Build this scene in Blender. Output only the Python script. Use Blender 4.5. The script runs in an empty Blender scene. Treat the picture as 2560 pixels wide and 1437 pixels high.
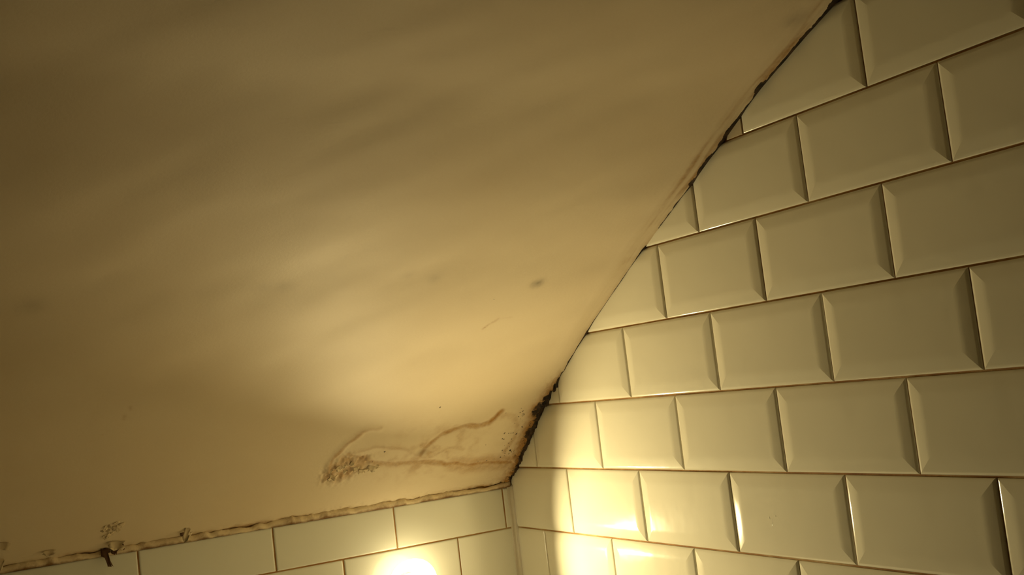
import bpy, bmesh, math, random
import numpy as np
from mathutils import Vector, Matrix

# ---------------------------------------------------------------- camera, light, exposure
Z0 = 1.30                                   # height of the first full grout line above the floor
SC = bpy.context.scene
COL = SC.collection
YAW, PITCH, ROLL = math.radians(28.6959), math.radians(4.6448), math.radians(-6.8336)
FPX = 2860.6
fw = Vector((math.sin(YAW)*math.cos(PITCH), math.cos(YAW)*math.cos(PITCH), math.sin(PITCH)))
rt = Vector((math.cos(YAW), -math.sin(YAW), 0)); up = rt.cross(fw)
c_, s_ = math.cos(ROLL), math.sin(ROLL)
rx, ry = c_*rt + s_*up, -s_*rt + c_*up
cam_d = bpy.data.cameras.new('camera'); cam = bpy.data.objects.new('camera', cam_d); COL.objects.link(cam)
cam_d.sensor_width = 36; cam_d.lens = FPX/2560*36; cam_d.clip_start = 0.02
M3 = Matrix((rx, ry, -fw)).transposed()
cam.matrix_world = Matrix.Translation((-0.9199, -1.768, 0.248 + Z0)) @ M3.to_4x4()
SC.camera = cam
world = bpy.data.worlds.new('world'); SC.world = world; world.use_nodes = True
world.node_tree.nodes['Background'].inputs[0].default_value = (0.02, 0.015, 0.008, 1)
world.node_tree.nodes['Background'].inputs[1].default_value = 0.1
SC.view_settings.view_transform = 'Standard'; SC.view_settings.look = 'None'
SC.view_settings.gamma = 1; SC.view_settings.use_curve_mapping = False
SC.view_settings.exposure = -0.02
SC.cycles.use_denoising = True
SC.cycles.max_bounces = 10; SC.cycles.diffuse_bounces = 6
LAMP_COL = (1.0, 0.80, 0.405)
BULB_STRENGTH = 3150.0
SHADE_STRENGTH = 6.5
rng = np.random.default_rng(7); random.seed(7)

# ---------------------------------------------------------------- helpers
def new_mat(name):
    m = bpy.data.materials.new(name); m.use_nodes = True
    nt = m.node_tree; b = nt.nodes['Principled BSDF']
    return m, nt, b
def nd(nt, t, **kw):
    n = nt.nodes.new(t)
    for k, v in kw.items():
        if k.startswith('i_'): n.inputs[k[2:].replace('_', ' ')].default_value = v
        else: setattr(n, k, v)
    return n
def ramp(nt, src, stops):
    r = nt.nodes.new('ShaderNodeValToRGB'); e = r.color_ramp.elements
    while len(e) < len(stops): e.new(0.5)
    for el, (p, c) in zip(e, stops): el.position = p; el.color = (*c, 1) if len(c) == 3 else c
    nt.links.new(src, r.inputs[0]); return r.outputs[0]
def noise(nt, scale, detail=4, rough=0.6, vec=None):
    n = nd(nt, 'ShaderNodeTexNoise', i_Scale=scale, i_Detail=detail, i_Roughness=rough)
    if vec is not None: nt.links.new(vec, n.inputs['Vector'])
    return n.outputs['Fac']
def objvec(nt, scale=(1, 1, 1), kind='Object'):
    tc = nd(nt, 'ShaderNodeTexCoord'); mp = nd(nt, 'ShaderNodeMapping'); mp.inputs['Scale'].default_value = scale
    nt.links.new(tc.outputs[kind], mp.inputs['Vector']); return mp.outputs['Vector']
def mixc(nt, fac, a, b):
    m = nd(nt, 'ShaderNodeMix', data_type='RGBA')
    for s, v in ((m.inputs[0], fac), (m.inputs[6], a), (m.inputs[7], b)):
        if isinstance(v, (tuple, float, int)): s.default_value = (*v, 1) if isinstance(v, tuple) else v
        else: nt.links.new(v, s)
    return m.outputs[2]
def mth(nt, op, a, b=None, clamp=False):
    m = nd(nt, 'ShaderNodeMath', operation=op, use_clamp=clamp)
    for s, v in zip(m.inputs, (a, b)):
        if v is None: continue
        if isinstance(v, (float, int)): s.default_value = v
        else: nt.links.new(v, s)
    return m.outputs[0]
def bump(nt, b, src, strength, dist):
    n = nd(nt, 'ShaderNodeBump', i_Strength=strength, i_Distance=dist)
    nt.links.new(src, n.inputs['Height']); nt.links.new(n.outputs[0], b.inputs['Normal'])
def mesh_obj(name, verts, faces, mat, parent=None, smooth=False):
    me = bpy.data.meshes.new(name); me.from_pydata([tuple(v) for v in verts], [], faces); me.update()
    if smooth: me.polygons.foreach_set('use_smooth', [True]*len(me.polygons))
    if mat: me.materials.append(mat)
    o = bpy.data.objects.new(name, me); COL.objects.link(o)
    if parent: o.parent = parent
    return o
def box(name, lo, hi, mat, parent=None):
    v = [(x, y, z) for x in (lo[0], hi[0]) for y in (lo[1], hi[1]) for z in (lo[2], hi[2])]
    f = [(0, 1, 3, 2), (4, 6, 7, 5), (0, 4, 5, 1), (2, 3, 7, 6), (0, 2, 6, 4), (1, 5, 7, 3)]
    return mesh_obj(name, v, f, mat, parent)
def struct(o, label, cat):
    o['kind'] = 'structure'; o['label'] = label; o['category'] = cat; return o

# ---------------------------------------------------------------- materials
def tile_material(name, c0, c1, c2):
    m, nt, b = new_mat(name)
    v = objvec(nt)
    oi = nd(nt, 'ShaderNodeObjectInfo')
    base = ramp(nt, oi.outputs['Random'], [(0, c0), (1, c1)])
    n1 = noise(nt, 9, 3, 0.5, objvec(nt))
    col = mixc(nt, mth(nt, 'MULTIPLY', n1, 0.25), base, c2)
    nt.links.new(col, b.inputs['Base Color'])
    b.inputs['Roughness'].default_value = 0.10
    b.inputs['IOR'].default_value = 1.52
    bump(nt, b, noise(nt, 22, 2, 0.5, v), 0.10, 0.004)
    return m
def grout_material():
    m, nt, b = new_mat('stained_grout')
    v = objvec(nt)
    col = ramp(nt, noise(nt, 14, 6, 0.65, v), [(0.32, (0.24, 0.10, 0.025)), (0.5, (0.38, 0.20, 0.06)), (0.68, (0.55, 0.40, 0.20))])
    nt.links.new(col, b.inputs['Base Color']); b.inputs['Roughness'].default_value = 0.9
    bump(nt, b, noise(nt, 400, 3, 0.6, v), 0.4, 0.001)
    return m
def ceiling_material():
    m, nt, b = new_mat('mouldy_ceiling_paint')
    v = objvec(nt)
    paint = mixc(nt, noise(nt, 6, 5, 0.6, v), (0.80, 0.70, 0.53), (0.74, 0.62, 0.44))
    paint = mixc(nt, mth(nt, 'MULTIPLY', noise(nt, 330, 2, 0.5, v), 0.22), paint, (0.66, 0.53, 0.33))
    def att(n): 
        a = nd(nt, 'ShaderNodeAttribute', attribute_name=n); return a.outputs['Fac']
    fine = noise(nt, 160, 6, 0.72, v); mid = noise(nt, 48, 6, 0.68, v); spk = noise(nt, 330, 3, 0.6, v)
    st = mth(nt, 'ADD', mth(nt, 'MULTIPLY', att('stain'), 1.15), mth(nt, 'MULTIPLY', mth(nt, 'SUBTRACT', mid, 0.5), 1.2))
    st = mth(nt, 'MULTIPLY', st, mth(nt, 'MULTIPLY', att('stain'), 2.5, True), True)
    c1 = mixc(nt, st, paint, ramp(nt, fine, [(0.35, (0.30, 0.135, 0.028)), (0.65, (0.50, 0.29, 0.095))]))
    sp = mth(nt, 'MULTIPLY', att('spot'), mth(nt, 'ADD', 0.4, fine), True)
    c2 = mixc(nt, sp, c1, (0.20, 0.16, 0.11))
    mo = mth(nt, 'ADD', att('mould'), mth(nt, 'MULTIPLY', mth(nt, 'SUBTRACT', fine, 0.5), 1.5))
    mo = mth(nt, 'SUBTRACT', mo, mth(nt, 'MULTIPLY', mth(nt, 'SUBTRACT', spk, 0.5), 1.0))
    mo = mth(nt, 'MULTIPLY', mth(nt, 'SUBTRACT', mo, 0.32), 3.2, True)
    mo = mth(nt, 'MULTIPLY', mo, mth(nt, 'MULTIPLY', att('mould'), 4.0, True))
    c3 = mixc(nt, mo, c2, ramp(nt, mid, [(0.4, (0.012, 0.008, 0.004)), (0.65, (0.085, 0.048, 0.022))]))
    nt.links.new(c3, b.inputs['Base Color']); b.inputs['Roughness'].default_value = 0.62
    b.inputs['Specular IOR Level'].default_value = 0.25
    bump(nt, b, noise(nt, 260, 4, 0.6, v), 0.12, 0.0012)
    return m
def plain(name, col, rough=0.6, col2=None, scale=30, bumpd=0.0):
    m, nt, b = new_mat(name); v = objvec(nt)
    n = noise(nt, scale, 5, 0.65, v)
    nt.links.new(mixc(nt, n, col, col2 or tuple(c*0.85 for c in col)), b.inputs['Base Color'])
    b.inputs['Roughness'].default_value = rough
    if bumpd: bump(nt, b, n, 0.5, bumpd)
    return m
def emit(name, col, strength):
    m = bpy.data.materials.new(name); m.use_nodes = True; nt = m.node_tree; nt.nodes.clear()
    e = nd(nt, 'ShaderNodeEmission'); e.inputs[0].default_value = (*col, 1); e.inputs[1].default_value = strength
    o = nd(nt, 'ShaderNodeOutputMaterial'); nt.links.new(e.outputs[0], o.inputs[0]); return m
TILE = tile_material('glazed_cream_tile', (0.80, 0.785, 0.66), (0.85, 0.835, 0.71), (0.76, 0.71, 0.54))
TILE_FLAT = tile_material('glazed_white_tile', (0.88, 0.89, 0.80), (0.91, 0.92, 0.84), (0.86, 0.85, 0.73))
GROUT, CEIL = grout_material(), ceiling_material()
WALLP = plain('brown_wall_paint', (0.13, 0.10, 0.06), 0.7)
FLOORM = plain('brown_floor_vinyl', (0.16, 0.12, 0.08), 0.5, (0.12, 0.09, 0.06), 12)
BOARD = plain('raw_plasterboard', (0.30, 0.24, 0.17), 0.9)
SEAL = plain('white_silicone', (0.74, 0.70, 0.57), 0.35, (0.60, 0.54, 0.40), 60, 0.0006)
def bead_material():
    m, nt, b = new_mat('dirty_filler_bead'); v = objvec(nt)
    a = nd(nt, 'ShaderNodeAttribute', attribute_name='dirt').outputs['Fac']
    f = mth(nt, 'ADD', a, mth(nt, 'MULTIPLY', mth(nt, 'SUBTRACT', noise(nt, 90, 6, 0.7, v), 0.5), 1.6), True)
    clean = mixc(nt, noise(nt, 40, 4, 0.6, v), (0.86, 0.75, 0.54), (0.72, 0.56, 0.33))
    nt.links.new(mixc(nt, f, clean, (0.20, 0.10, 0.028)), b.inputs['Base Color']); b.inputs['Roughness'].default_value = 0.7
    bump(nt, b, noise(nt, 220, 4, 0.65, v), 0.5, 0.002); return m
BEAD = bead_material()
FLAKE_L = plain('cream_paint_flake', (0.80, 0.70, 0.50), 0.6, (0.62, 0.48, 0.28), 120)
FLAKE_D = plain('brown_paint_flake', (0.13, 0.055, 0.018), 0.7, (0.07, 0.03, 0.01), 120)
METAL = plain('brushed_lamp_metal', (0.55, 0.52, 0.46), 0.3); 

# ---------------------------------------------------------------- ceiling profile (u = distance from the end wall)
PU = np.array([0, .0477, .12, .1924, .3067, .477, .605, .718, .7556, .898, 1.2, 1.6, 1.75, 2.75])
PZ = np.array([.076, .108, .173, .2287, .3044, .4028, .4689, .5314, .551, .6113, .745, .91, .95, .95])
def prof(u):
    u = np.asarray(u, float); k = np.linspace(-0.03, 0.03, 13); w = 1-np.abs(k)/0.035; w /= w.sum()
    def lin(q):
        return np.where(q < 0, PZ[0] + q*(PZ[1]-PZ[0])/(PU[1]-PU[0]), np.interp(q, PU, PZ))
    return sum(wi*lin(u+ki) for wi, ki in zip(w, k))
P, H = 0.202, 0.102
LW, FWALL = -1.5, -2.6          # left wall x, front wall y

# ---------------------------------------------------------------- structure: walls, floor
# tile: local a (width), b (height), n (outwards)
def tile_mesh(name, w, h, bevelled):
    if bevelled:
        R = [(0, 0.0, 62), (0.0011, 0.0010, 24), (0.0040, 0.00155, 9.0), (0.0130, 0.00275, 7.0), (0.0200, 0.0032, 0)]
    else:
        R = [(0, -0.0010, 60), (0.0012, -0.0001, 14), (0.0030, 0.0, 0)]
    v, nrm, f = [], [], []
    def ring(ins, n, ang):
        ins = min(ins, w*0.45, h*0.45)
        for a, b, sa, sb in ((0, 0, -1, -1), (w, 0, 1, -1), (w, h, 1, 1), (0, h, -1, 1)):
            v.append((a - sa*ins, b - sb*ins, n))
    # each side strip keeps its own normals, so rings are doubled per side
    strips = []
    for i in range(len(R)-1):
        for s in range(4):
            quad = []
            for (ins, n, ang), order in ((R[i], (s, (s+1) % 4)), (R[i+1], ((s+1) % 4, s))):
                inn = min(ins, w*0.45, h*0.45)
                cs = [(0, 0, -1, -1), (w, 0, 1, -1), (w, h, 1, 1), (0, h, -1, 1)]
                d = [(0, -1), (1, 0), (0, 1), (-1, 0)][s]
                for q in order:
                    a, b, sa, sb = cs[q]
                    quad.append(len(v)); v.append((a - sa*inn, b - sb*inn, n))
                    t = math.radians(ang); nrm.append((d[0]*math.sin(t), d[1]*math.sin(t), math.cos(t)))
            f.append(quad)
    # face
    ins, n, _ = R[-1]; ins = min(ins, w*0.45, h*0.45)
    q = []
    for a, b, sa, sb in ((0, 0, -1, -1), (w, 0, 1, -1), (w, h, 1, 1), (0, h, -1, 1)):
        q.append(len(v)); v.append((a-sa*ins, b-sb*ins, n)); nrm.append((0, 0, 1))
    f.append(q)
    # body sides
    n0 = R[0][1]
    cs = [(0, 0), (w, 0), (w, h), (0, h)]
    for s in range(4):
        d = [(0, -1), (1, 0), (0, 1), (-1, 0)][s]; a, b = cs[s], cs[(s+1) % 4]
        q = []
        for (x, y), n in ((a, -0.005), (b, -0.005), (b, n0), (a, n0)):
            q.append(len(v)); v.append((x, y, n)); nrm.append((d[0], d[1], 0))
        f.append(q)
    me = bpy.data.meshes.new(name); me.from_pydata(v, [], f); me.update()
    me.polygons.foreach_set('use_smooth', [True]*len(me.polygons))
    me.normals_split_custom_set_from_vertices(nrm)
    me.materials.append(TILE if bevelled else TILE_FLAT)
    return me
_tiles = {}
def tile(parent, w, h, bev, mat):
    key = (round(w, 4), round(h, 4), bev)
    if key not in _tiles: _tiles[key] = tile_mesh('tile', w, h, bev)
    o = bpy.data.objects.new('tile', _tiles[key]); COL.objects.link(o); o.parent = parent
    j = Matrix.Rotation(random.gauss(0, 0.0022), 4, 'X') @ Matrix.Rotation(random.gauss(0, 0.0022), 4, 'Y')
    o.matrix_local = mat @ Matrix.Translation((0, 0, random.gauss(0, 0.00012))) @ j
    return o

wr = struct(box('wall_right', (0.0007, FWALL-0.1, 0), (0.12, 0.12, 2.45), GROUT), 'right wall of glossy cream bevelled metro tiles under the sloping ceiling', 'wall')
wb = struct(box('wall_back', (LW-0.1, 0.0014, 0), (0.0014, 0.12, 1.42), GROUT), 'low end wall of flat glossy cream tiles below the sloping ceiling', 'wall')
struct(box('wall_left', (LW-0.1, FWALL-0.1, 0), (LW, 0.0014, 2.45), WALLP), 'painted wall out of view to the left', 'wall')
struct(box('wall_front', (LW, FWALL-0.1, 0), (0.0014, FWALL, 2.45), WALLP), 'painted wall out of view behind the viewer', 'wall')
struct(box('floor', (LW, FWALL, -0.08), (0.0014, 0.0014, 0), FLOORM), 'brown floor out of view below', 'floor')

struct(box('trim_3', (LW, -0.70, 0), (0.0, 0.0, Z0-0.36), plain('white_bounce', (0.90, 0.88, 0.80), 0.5, (0.88, 0.86, 0.78))), 'added white ledge out of view, bouncing lamp light onto the end wall', 'ledge')  # added unseen ledge, reflects lamp light up onto the end wall
OFF = {-1: .1005, 0: .1953, 1: .1018, 2: .1998, 3: .1066, 4: .1995, 5: .1067}
GV, GH = 0.0016, 0.0022
scratch_tile = None
for r in range(-2, 8):
    off = OFF.get(r, .1005 if r % 2 else .1975)
    joints = [0.0] + [off + k*P for k in range(0, 10)]
    for a, b in zip(joints[:-1], joints[1:]):
        if r*H > float(prof(b)) - 0.025: continue
        w = b-a-GV; h = H-GH
        # local a runs towards the viewer's side (-y) reversed so that n = -x : axes a=+y? use a=-y, b=z, n=-x
        u1 = b - GV/2
        m = Matrix(((0, 0, -1, 0), (1, 0, 0, -u1), (0, 1, 0, r*H + GH/2 + Z0), (0, 0, 0, 1)))
        # columns: a -> +y, b -> +z, n -> -x ; (a x b = y x z = x) so mirror a
        m = Matrix(((0, 0, -1, 0), (-1, 0, 0, -(a+GV/2)), (0, 1, 0, r*H + GH/2 + Z0), (0, 0, 0, 1)))
        t = tile(wr, w, h, True, m)
        if r == 0 and abs(b - (off+3*P)) < 1e-6: scratch_tile = t
TOPZ = 0.069
for r in range(-2, 1):
    off = .4219 - 2*P if r % 2 == 0 else .3135 - P
    joints = [0.0] + [off + k*P for k in range(0, 7)]
    for a, b in zip(joints[:-1], joints[1:]):
        w = b-a-GH; h = (TOPZ if r == 0 else H) - GH
        m = Matrix(((1, 0, 0, -(b-GH/2)), (0, 0, -1, 0), (0, 1, 0, r*H + GH/2 + Z0), (0, 0, 0, 1)))
        tile(wb, w, h, False, m)

# ---------------------------------------------------------------- ceiling
def vnoise(x, y, seed):
    """smooth value noise on numpy arrays"""
    r = np.random.default_rng(seed); T = r.random((64, 64))
    xi = np.floor(x).astype(int); yi = np.floor(y).astype(int); fx = x-xi; fy = y-yi
    fx = fx*fx*fx*(fx*(fx*6-15)+10); fy = fy*fy*fy*(fy*(fy*6-15)+10)
    g = lambda i, j: T[i % 64, j % 64]
    return (g(xi, yi)*(1-fx)+g(xi+1, yi)*fx)*(1-fy)+(g(xi, yi+1)*(1-fx)+g(xi+1, yi+1)*fx)*fy - 0.5
def fbm(x, y, seed, o=4, g=0.5):
    return sum(g**i*vnoise(x*2**i, y*2**i, seed+i) for i in range(o))
def pdist(X, U, pts):
    """distance to a polyline and the fraction along it"""
    best = np.full(X.shape, 9.0); tt = np.zeros(X.shape); n = len(pts)-1
    for i, ((x0, u0), (x1, u1)) in enumerate(zip(pts[:-1], pts[1:])):
        dx, du = x1-x0, u1-u0; t = np.clip(((X-x0)*dx+(U-u0)*du)/(dx*dx+du*du), 0, 1)
        d = np.hypot(X-x0-t*dx, U-u0-t*du); m = d < best
        best = np.where(m, d, best); tt = np.where(m, (i+t)/n, tt)
    return best, tt
def bell(d, w): return np.exp(-(d/w)**2)
S1 = [(-0.2049, 0.1), (-0.201, 0.1132), (-0.1922, 0.1233), (-0.1794, 0.1355), (-0.1624, 0.1399), (-0.1427, 0.1448), (-0.1169, 0.14), (-0.1003, 0.143), (-0.0928, 0.1506), (-0.0854, 0.1605)]
S2 = [(-0.3281, 0.1163), (-0.305, 0.1068), (-0.279, 0.0959), (-0.247, 0.089), (-0.2192, 0.0888), (-0.1926, 0.0876), (-0.1656, 0.0799), (-0.1538, 0.0744), (-0.1345, 0.0744), (-0.1092, 0.0647), (-0.0878, 0.0643), (-0.0649, 0.0607), (-0.0393, 0.0552), (-0.022, 0.0518)]
S3 = [(-0.3541, 0.086), (-0.3528, 0.1114), (-0.3436, 0.1246), (-0.3352, 0.1401), (-0.3247, 0.1474), (-0.3164, 0.1581), (-0.3072, 0.1612), (-0.2909, 0.1601)]
S4 = [(-0.324, 0.1177), (-0.3077, 0.1215), (-0.2926, 0.1251), (-0.2765, 0.1256), (-0.2498, 0.1202), (-0.2314, 0.1149), (-0.2154, 0.1049), (-0.2001, 0.0958), (-0.1827, 0.0952), (-0.1732, 0.1021), (-0.1606, 0.108), (-0.145, 0.1079), (-0.131, 0.1023)]
S6 = [(-0.0792, 0.1525), (-0.0568, 0.1475), (-0.0446, 0.1312), (-0.0374, 0.111), (-0.0367, 0.1002), (-0.0423, 0.0902), (-0.0455, 0.0798)]
MO = [(-0.001, 0.215), (-0.0035, 0.1811), (-0.0088, 0.1605), (-0.0073, 0.1362), (-0.0078, 0.1033), (-0.0067, 0.074), (-0.0033, 0.042), (-0.003, 0.0106), (-0.004, 0.0)]
BLOBS = [(-0.0098, 0.1056, .010), (-0.0144, 0.1565, .009), (-0.0043, 0.0624, .008), (-0.003, 0.0159, .008), (-0.0099, 0.1741, .007), (-0.006, 0.083, .007), (-0.018, 0.147, .006)]
CRUMB = [(-0.3531, 0.0817), (-0.3453, 0.094), (-0.338, 0.103), (-0.3256, 0.1045), (-0.3103, 0.0953), (-0.32, 0.0832), (-0.3351, 0.0787), (-0.2986, 0.1003)]
SPECKS = [(-0.0436, 0.1133), (-0.0365, 0.1088), (-0.0422, 0.101), (-0.0439, 0.0941), (-0.0429, 0.0845), (-0.0354, 0.0791), (-0.0278, 0.0735), (-0.05, 0.0687), (-0.0749, 0.0674), (-0.0916, 0.0685), (-0.0436, 0.0751), (-0.0912, 0.1037), (-0.0608, 0.0674), (-0.0395, 0.1263), (-0.0362, 0.134), (-0.0379, 0.1463), (-0.0197, 0.0649), (-0.2015, 0.1873), (-0.2035, 0.4056), (-0.2701, 0.115), (-0.285, 0.0983), (-0.2768, 0.0811)]
SPOTS = [(-0.1469, 0.4305, .007, .8), (-0.3092, 0.4539, .008, .2), (-0.35, 0.463, .008, .14), (-0.5076, 0.457, .010, .16), (-0.5343, 0.4575, .009, .10), (-0.7847, 0.4522, .012, .18), (-0.2032, 0.1052, .006, .5), (-0.0431, 0.871, .012, .35)]
ARC = [(-0.1937, 0.3441), (-0.1869, 0.3532), (-0.1778, 0.3613), (-0.1567, 0.3637)]
HAIR = [(-0.6586, 0.2639), (-0.6678, 0.2362), (-0.6856, 0.2169), (-0.7038, 0.2015)]
# thickness of the black crack along the right wall: (u, width)
CRACK = np.array([(0, .0012), (.03, .001), (.12, .0014), (.2, .0028), (.235, .0012), (.248, .0026), (.262, .0014), (.30, .0010), (.33, .0009), (.40, .0010), (.42, .0014), (.44, .0010), (.47, .0012), (.481, .0030), (.488, .0), (.52, .0), (.53, .0012), (.56, .0016), (.564, .0028), (.58, .0010), (.60, .0016), (.607, .0042), (.62, .0024), (.636, .0056), (.655, .0030), (.665, .0006), (.672, .0036), (.70, .0030), (.72, .0016), (.745, .0018), (.758, .0052), (.766, .0056), (.774, .0020), (.79, .0034), (.831, .0040), (.87, .0046), (.9, .0052), (1.1, .004), (2.75, .002)])

def axis(parts):
    out = []
    for a, b, st in parts: out.append(np.arange(a, b, st))
    return np.unique(np.concatenate(out).round(6))
XS = -axis([(0.0, 0.012, 0.0008), (0.012, 0.062, 0.0014), (0.062, 0.372, 0.0017), (0.372, 0.90, 0.006), (0.90, 1.5001, 0.04)])
US = axis([(0.0, 0.20, 0.0014), (0.20, 0.92, 0.0034), (0.92, 2.6001, 0.04)])
X, U = np.meshgrid(XS, US, indexing='ij')
def warp(X, U):
    """invented bend: slope eases to brighten the middle, steepens to darken the left"""
    t = np.interp(-X, [0, .15, .35, .6, .9, 1.5], [0, -.02, -.035, 0, .05, .05])
    q = np.maximum(U-0.42, 0); return t*q*q/(q+0.15)
def warp_s(X, U):
    k = np.linspace(-0.12, 0.12, 9); w = np.cos(k/0.13*np.pi/2)**2; w /= w.sum()
    return sum(wi*warp(np.minimum(X+ki, 0), U) for wi, ki in zip(w, k))*np.clip(-X/0.05, 0, 1)
Zc = prof(U) + warp_s(X, U)  # includes the invented bend that lightens the middle and darkens the left
def disp(X, U):
    """drop below the smooth profile, metres (positive = towards the room)"""
    # slow trowel waves, tilted to run up towards the right wall
    a = U*0.85 - X*0.53; b = X*0.85 + U*0.53
    d = 0.0012*fbm(a/0.115+3.1, b/0.34+1.7, 11, 2, 0.4) + 0.0013*fbm(a/0.055+7.1, b/0.20+2.7, 17, 2, 0.4)
    d += 0.0011*fbm(X/0.09+U/0.20+9.0, U/0.10-X/0.3+4.0, 31, 2, 0.45)
    d *= np.clip((U-0.10)/0.2, 0.15, 1)*np.clip((X+0.0)/-0.06, 0.1, 1)
    # rounded edge that turns up into the right wall, a soft roll beside it
    e = -X
    d -= 0.0026*np.clip(1-e/0.030, 0, 1)**2 * np.clip((U-0.18)/0.08, 0, 1)
    d += 0.0016*bell(e-0.036, 0.012)*np.clip((U-0.22)/0.1, 0, 1)
    d += 0.0007*fbm(X/0.006, U/0.035, 53, 2)*bell(e, 0.03)
    # swollen, wrinkled paint near the corner
    blis = bell(np.hypot((X+0.20)/1.5, U-0.115), 0.075); d += 0.006*blis
    d += 0.0045*bell(np.hypot((X+0.10)/1.2, U-0.105), 0.04)
    for pts, w, hh in ((S1, .0060, -.0012), (S2, .0050, -.0012), (S3, .0060, .0013), (S4, .0055, .0009), (S6, .006, -.0006)):
        q, t = pdist(X, U, pts); d += hh*bell(q + 0.0015*fbm(X/0.008, U/0.008, 71, 2), w)
    q, t = pdist(X, U, CRUMB); d += 0.0055*fbm(X/0.007, U/0.007, 91, 3, 0.6)*bell(q, .013)
    # crumbling band along the end wall
    d += 0.0030*fbm(X/0.010, U/0.006, 101, 3, 0.6)*bell(U-0.004, 0.010)
    # rotten plaster along the corner edge
    q, t = pdist(X, U, MO); d += 0.0060*fbm(X/0.006, U/0.008, 111, 3, 0.6)*bell(q, .018)
    return d
D = disp(X, U)
V = np.stack([X, -U, Zc - D + Z0], -1)
nx, nu = X.shape
idx = np.arange(nx*nu).reshape(nx, nu)
F = np.stack([idx[:-1, :-1], idx[1:, :-1], idx[1:, 1:], idx[:-1, 1:]], -1).reshape(-1, 4)
me = bpy.data.meshes.new('ceiling')
me.vertices.add(nx*nu); me.vertices.foreach_set('co', V.reshape(-1).astype(np.float32))
me.loops.add(F.size); me.loops.foreach_set('vertex_index', F.reshape(-1).astype(np.int32))
me.polygons.add(len(F)); me.polygons.foreach_set('loop_start', np.arange(0, F.size, 4, dtype=np.int32))
me.update(calc_edges=True); me.validate()
me.polygons.foreach_set('use_smooth', np.ones(len(F), bool))
stain = np.zeros(X.shape); mould = np.zeros(X.shape); spot = np.zeros(X.shape)
wob = 0.0025*fbm(X/0.012, U/0.012, 201, 3)
for pts, w, s0, s1 in ((S1, .0050, .55, .72), (S2, .0056, .48, .72), (S3, .0044, .55, .32), (S4, .0040, .34, .28), (S6, .0070, .32, .4), (ARC, .0030, .5, .2), (HAIR, .0011, .3, .2)):
    q, t = pdist(X, U, pts); stain = np.maximum(stain, (s0+(s1-s0)*t)*bell(q+wob*(0.3 if w < .001 else 1), w))
q, _ = pdist(X, U, [S1[-3], S1[-2], S1[-1]]); stain = np.maximum(stain, 0.8*bell(q, .0058))
q, _ = pdist(X, U, CRUMB); stain = np.maximum(stain, 0.50*bell(q+wob, .013))
bl = bell(np.hypot((X+0.19)/2.0, U-0.105), 0.052); stain = np.maximum(stain, bl*np.clip(0.22+0.55*fbm(X/0.016, U/0.016, 251, 3), 0, 0.5))
q, _ = pdist(X, U, S2[8:]); stain = np.maximum(stain, 0.40*bell(q-0.008, .012))
q, _ = pdist(X, U, MO)
stain = np.maximum(stain, 0.95*bell(q, .022)*np.clip(1.05-(U-0.15)/0.12, 0, 1))
stain = np.maximum(stain, 0.28*bell(q, .055)*np.clip(1.0-(U-0.12)/0.10, 0, 1))
stain = np.maximum(stain, (0.42+0.5*fbm(X/0.05, U/0.05, 211, 2))*bell(U, .0075))
stain = np.maximum(stain, 0.55*bell(U, .010)*np.clip(1+X/0.28, 0, 1))
# dirt smudged along the right-wall edge
sm = np.clip(fbm(X/0.010+2, U/0.09, 221, 3)+0.30+0.25*np.sin((U-0.52)*9), 0, 1)
stain = np.maximum(stain, 0.85*sm*bell(X+0.014, .018)*np.clip((U-0.40)/0.12, 0, 1))
stain = np.maximum(stain, 0.30*bell(X, .012)*np.clip((U-0.2)/0.1, 0, 1))
mw = 0.0026 + 0.0050*np.clip(fbm(U/0.022, U*0+X/0.05, 241, 3)+0.42, 0, 1.2)
mould = np.maximum(mould, 0.86*bell(np.clip(q-0.0008, 0, 9), mw)*np.clip(1.4-(U-0.13)/0.10, 0, 1))
mould = np.maximum(mould, 0.40*bell(q, .015)*np.clip(1.0-(U-0.17)/0.05, 0, 1))
for bx_, bu_, br in BLOBS: mould = np.maximum(mould, 1.1*bell(np.hypot(X-bx_, U-bu_), br))
for sx, su in SPECKS:
    rr = rng.uniform(.0008, .0015); mould = np.maximum(mould, 0.72*bell(np.hypot(X-sx, U-su), rr*1.35))
for k in range(42):
    sx, su = rng.normal(-0.040, 0.014), rng.uniform(0.06, 0.165)
    if sx > -0.01: continue
    mould = np.maximum(mould, rng.uniform(.4, .75)*bell(np.hypot(X-sx, (U-su)*1.2), rng.uniform(.0008, .0022)))
mould = np.maximum(mould, 0.75*bell(np.hypot((X+0.02)/3, U), .007))
cw = np.interp(U, CRACK[:, 0], CRACK[:, 1])*(1+0.55*np.clip((U-0.5)/0.08, 0, 1))*(1+0.9*fbm(U/0.010, U*0+X/0.02, 231, 3)) + 0.0040
e = -X
mould = np.where(np.interp(U, CRACK[:, 0], CRACK[:, 1]) > 0.0002, np.maximum(mould, 1.6*np.clip((cw-e)/0.0010, 0, 1)), mould)
for sx, su, rr, ss in SPOTS: spot = np.maximum(spot, ss*bell(np.hypot((X-sx)/1.3, U-su)+wob, rr))
for nme, arr in (('stain', stain), ('mould', mould), ('spot', spot)):
    at = me.attributes.new(nme, 'FLOAT', 'POINT'); at.data.foreach_set('value', np.clip(arr, 0, 1.5).reshape(-1).astype(np.float32))
me.materials.append(CEIL)
ceil_o = bpy.data.objects.new('ceiling', me); COL.objects.link(ceil_o)
struct(ceil_o, 'sloping painted ceiling, water-stained and blistered, with black mould in the corner', 'ceiling')
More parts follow.
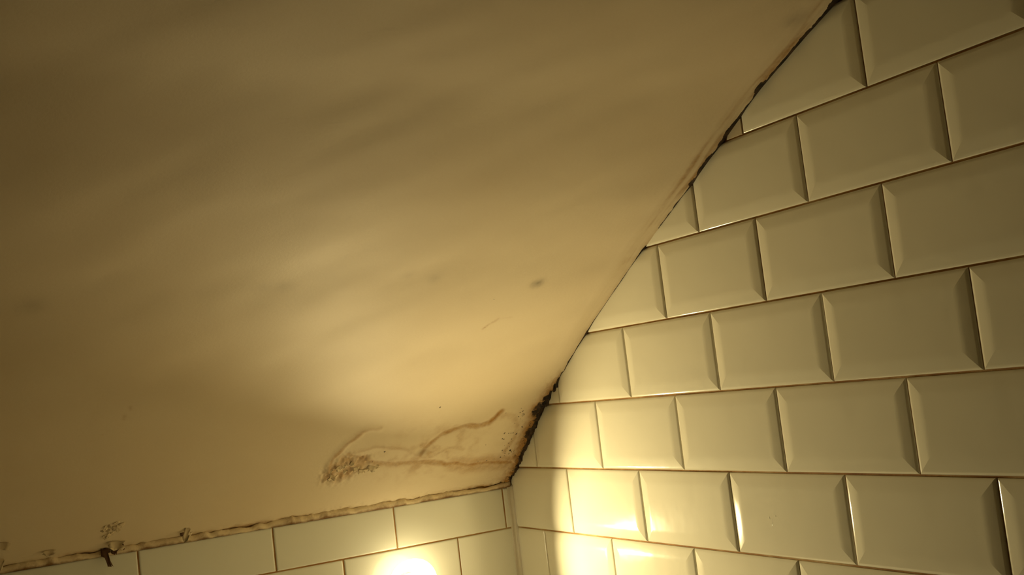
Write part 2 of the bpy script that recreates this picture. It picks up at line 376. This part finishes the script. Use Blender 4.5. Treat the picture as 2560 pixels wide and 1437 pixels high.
# board behind the paint skin
uu = np.array([0.02, .12, .2, .3, .48, .6, .76, .9, 1.2, 1.6, 1.75, 2.6])
bv, bf = [], []
for u in uu:
    z = float(prof(u)) + Z0
    for x in (-0.03, LW):
        bv += [(x, -u, z+0.065), (x, -u, z+0.080)]
for i in range(len(uu)-1):
    a, b = 4*i, 4*i+4
    bf += [(a, b, b+2, a+2), (a+1, a+3, b+3, b+1), (a, a+1, b+1, b), (a+2, b+2, b+3, a+3)]
bf += [(0, 2, 3, 1), (4*len(uu)-4, 4*len(uu)-3, 4*len(uu)-1, 4*len(uu)-2)]
mesh_obj('plasterboard', bv, bf, BOARD, ceil_o)

# ---------------------------------------------------------------- sealant beads
def sweep_bead(name, pts, sect, mat, dirt=None):
    v = []; nS = len(sect(0)); f = []
    for i, p in enumerate(pts):
        for q in sect(i): v.append(tuple(np.array(p)+np.array(q)))
    for i in range(len(pts)-1):
        for k in range(nS):
            k2 = (k+1) % nS; f.append((i*nS+k, i*nS+k2, (i+1)*nS+k2, (i+1)*nS+k))
    f += [tuple(range(nS))[::-1], tuple((len(pts)-1)*nS+k for k in range(nS))]
    o = mesh_obj(name, v, f, mat, None, True)
    if dirt is not None:
        at = o.data.attributes.new('dirt', 'FLOAT', 'POINT'); at.data.foreach_set('value', np.array([dirt(i, k) for i in range(len(pts)) for k in range(nS)], np.float32))
    return o
bxs = np.arange(-0.004, -1.49, -0.0035)
nb1 = fbm(bxs/0.045, bxs*0+.3, 301, 3); nb2 = fbm(bxs/0.012, bxs*0+5.3, 311, 3)
def bead_sect(i):
    hgt = 0.0095 + 0.005*nb1[i] + 0.003*nb2[i]; pr = 0.0046 + 0.0034*nb2[i] + 0.002*nb1[i]
    base = -0.0010 + 0.0016*nb2[i]
    out = []
    for k, (a, r) in enumerate([(0, 0.22), (0.10, 0.62), (0.35, 1.0), (0.65, 1.0), (0.9, 0.95), (1.05, .75)]):
        out.append((0, -pr*r - 0.0006, base + hgt*a))
    out += [(0, 0.004, base+hgt*1.05), (0, 0.004, base)]
    return out
def bead_dirt(i, k):
    near = max(0, 1+bxs[i]/0.30)
    return [0.85, 0.62, 0.05, -0.2, -0.1, 0.05, 0.3, 0.8][k] + 0.45*near + 0.7*nb1[i] + 0.5*nb2[i]
struct(sweep_bead('trim_1', [(x, 0, TOPZ+Z0) for x in bxs], bead_sect, BEAD, bead_dirt), 'lumpy cream filler bead between end wall tiles and ceiling', 'filler bead')
zs = np.arange(0.04, TOPZ+Z0+0.004, 0.004); nz = fbm(zs/0.03, zs*0+.7, 321, 2)
def cor_sect(i):
    r = 0.0088 + 0.0016*nz[i]
    return [(0.004, 0.004, 0), (-r, 0.004, 0), (-r, -0.0006, 0), (-r*0.62, -r*0.16, 0), (-r*0.36, -r*0.40, 0), (-r*0.20, -r*0.80, 0), (-0.0042, -r*1.15, 0), (0.004, -r*1.15, 0)]
struct(sweep_bead('trim_2', [(0, 0, z) for z in zs], cor_sect, SEAL), 'white silicone bead down the corner of the two tiled walls', 'sealant bead')

# ---------------------------------------------------------------- peeling paint on the ceiling
def ceil_pt(x, u, off=0.0):
    d = float(disp(np.array([[x]]), np.array([[u]]))[0, 0])
    return np.array([x, -u, float(prof(u)) - d + Z0 - off])
def flake(pos, w, h, curl, rot, mat, tilt=0.0, seed=0, thick=0.0007):
    r = np.random.default_rng(seed); n = 5; v = []
    jag = r.uniform(-.30, .30, (n, n, 2))
    for lay in (0, 1):
        for i in range(n):
            for j in range(n):
                a = (i/(n-1)-.5); b = (j/(n-1)); e = 1 if i in (0, n-1) or j == n-1 else 0.2
                a2 = (a*(1-0.45*b*b) + jag[i, j, 0]*e*0.6)*w; b2 = (b+jag[i, j, 1]*e*0.6)*h
                c = curl*b*b*h + 0.25*curl*w*(2*a)**2
                v.append((a2, c + lay*thick, -b2))
    f = []
    for lay in (0, 1):
        for i in range(n-1):
            for j in range(n-1):
                q = [lay*n*n+i*n+j, lay*n*n+(i+1)*n+j, lay*n*n+(i+1)*n+j+1, lay*n*n+i*n+j+1]
                f.append(q if lay else q[::-1])
    bd = [(i, 0) for i in range(n)] + [(n-1, j) for j in range(1, n)] + [(i, n-1) for i in range(n-2, -1, -1)] + [(0, j) for j in range(n-2, 0, -1)]
    for (i, j), (k, l) in zip(bd, bd[1:]+bd[:1]):
        f.append((i*n+j, k*n+l, n*n+k*n+l, n*n+i*n+j))
    o = mesh_obj('paint_flake', v, f, mat, ceil_o, True)
    o.matrix_local = Matrix.Translation(pos) @ Matrix.Rotation(rot, 4, 'Y') @ Matrix.Rotation(tilt, 4, 'X')
    return o
# (x, u, width, length, curl, spin, tilt, dark)
FL = [(-0.655, .020, .024, .011, -.5, .10, .45, 0), (-0.671, .009, .011, .025, -.2, -.22, .15, 1), (-0.656, .010, .010, .011, -.2, .2, .2, 1), (-0.647, .009, .006, .009, .2, -.3, .2, 1),
      (-0.553, .022, .009, .018, -.5, .35, .55, 0), (-0.560, .012, .009, .006, .2, -.3, .4, 1), (-0.549, .011, .006, .009, .2, .1, .4, 0),
      (-0.806, .055, .020, .009, -.5, .1, .5, 0), (-0.806, .022, .012, .016, -.3, .3, .4, 0), (-0.812, .016, .010, .012, .2, -.3, .3, 1), (-0.746, .024, .018, .007, -.5, .05, .5, 0)]
for i, (x, u, w, h, cu, ro, ti, dk) in enumerate(FL):
    flake(ceil_pt(x, u, 0.0008), w, h, cu, ro, FLAKE_D if dk else FLAKE_L, ti, 400+i)
for i in range(16):      # crumbs of paint above the left end of the filler
    x, u = rng.normal(-0.668, 0.010), abs(rng.normal(0.046, 0.007))
    flake(ceil_pt(x, u, 0.0006), rng.uniform(.004, .010), rng.uniform(.003, .007), rng.uniform(-.5, .2), rng.uniform(-1.0, 1.0), FLAKE_L, rng.uniform(.45, .80), 500+i)
for i in range(14):      # torn edge of the blister
    x, u = [(-0.310, .093), (-0.300, .090), (-0.292, .088), (-0.283, .092), (-0.345, .085), (-0.350, .094), (-0.338, .082), (-0.330, .098), (-0.325, .088), (-0.342, .100), (-0.336, .091), (-0.347, .079), (-0.275, .092), (-0.318, .103)][i]
    flake(ceil_pt(x, u, 0.0008), rng.uniform(.006, .014), rng.uniform(.004, .009), rng.uniform(-.5, .3), rng.uniform(-.7, .7), FLAKE_L, rng.uniform(.55, .85), 600+i)

# plaster filler where a cut tile is missing at the slope
fp = [(0.682, 0.5108), (0.7112, 0.5108), (0.7112, 0.534), (0.695, 0.534)]
mesh_obj('filler_patch', [(x, -u, z+Z0) for x in (-0.0012, 0.003) for u, z in fp], [(0, 1, 2, 3), (4, 7, 6, 5), (0, 4, 5, 1), (1, 5, 6, 2), (2, 6, 7, 3), (3, 7, 4, 0)], plain('cream_filler', (0.72, 0.62, 0.44), 0.8), wr)
# small dried splash marks on one glossy tile
MARKS = [(0.0683, 0.0462, .0013, .0040, .05), (0.0720, 0.0390, .0017, .0075, -.25), (0.0797, 0.0489, .0011, .0020, 0)]
if scratch_tile:
    DRIP = plain('dried_white_drip', (0.90, 0.89, 0.80), 0.06)
    for i, (a, b, w, h, ro) in enumerate(MARKS):
        v, f = [], []; nc, nr = 7, 4
        for r_ in range(nr):
            t = r_/(nr-1)*2-1; ww = w*(1-0.55*t*t)
            for k in range(nc):
                c = k/(nc-1)*2-1; x, y = c*ww/2, t*h/2
                v.append((a + x*math.cos(ro)-y*math.sin(ro), b + x*math.sin(ro)+y*math.cos(ro), 0.00315 + 0.00034*(1-c*c)*(1-0.9*t*t)))
        for r_ in range(nr-1):
            for k in range(nc-1):
                q = r_*nc+k; f.append((q, q+1, q+nc+1, q+nc))
        mesh_obj('dried_splash', v, f, DRIP, scratch_tile, True)

# ---------------------------------------------------------------- wall light
LX, LZ = -0.214, -0.052
lamp = bpy.data.objects.new('wall_light', None); COL.objects.link(lamp)
lamp.location = (LX, 0, LZ + Z0); lamp.empty_display_size = 0.05
lamp['label'] = 'small round wall light glowing white on the flat-tiled end wall'; lamp['category'] = 'lamp'
def lathe(name, prof_, mat, n=40):
    v, f = [], []
    for r, d in prof_:
        for k in range(n):
            t = 2*math.pi*k/n; v.append((r*math.cos(t), -d, r*math.sin(t)))
    for i in range(len(prof_)-1):
        for k in range(n):
            k2 = (k+1) % n; f.append((i*n+k, i*n+k2, (i+1)*n+k2, (i+1)*n+k))
    return mesh_obj(name, v, f, mat, lamp, True)
lathe('back_plate', [(0.0005, 0.0), (0.024, 0.0), (0.025, 0.002), (0.024, 0.005), (0.018, 0.007), (0.0005, 0.0075)], METAL)
SHADE = emit('lit_frosted_glass', LAMP_COL, SHADE_STRENGTH)
BULB = emit('lit_bulb', LAMP_COL, BULB_STRENGTH)
lathe('glass_shade', [(0.016, 0.006), (0.026, 0.010), (0.034, 0.020), (0.038, 0.036), (0.0385, 0.044), (0.0365, 0.044), (0.036, 0.036), (0.032, 0.021), (0.025, 0.012), (0.015, 0.008)], SHADE)
lathe('bulb', [(0.0005, 0.0230), (0.007, 0.0226), (0.0118, 0.0213), (0.0130, 0.0200)], BULB, 24)
lathe('bulb_reflector', [(0.0132, 0.0200), (0.0136, 0.0212), (0.0140, 0.0200), (0.011, 0.014), (0.0075, 0.0125)], METAL, 24)
lathe('bulb_socket', [(0.0005, 0.0072), (0.0075, 0.0072), (0.0075, 0.0125), (0.0005, 0.0125)], METAL, 20)
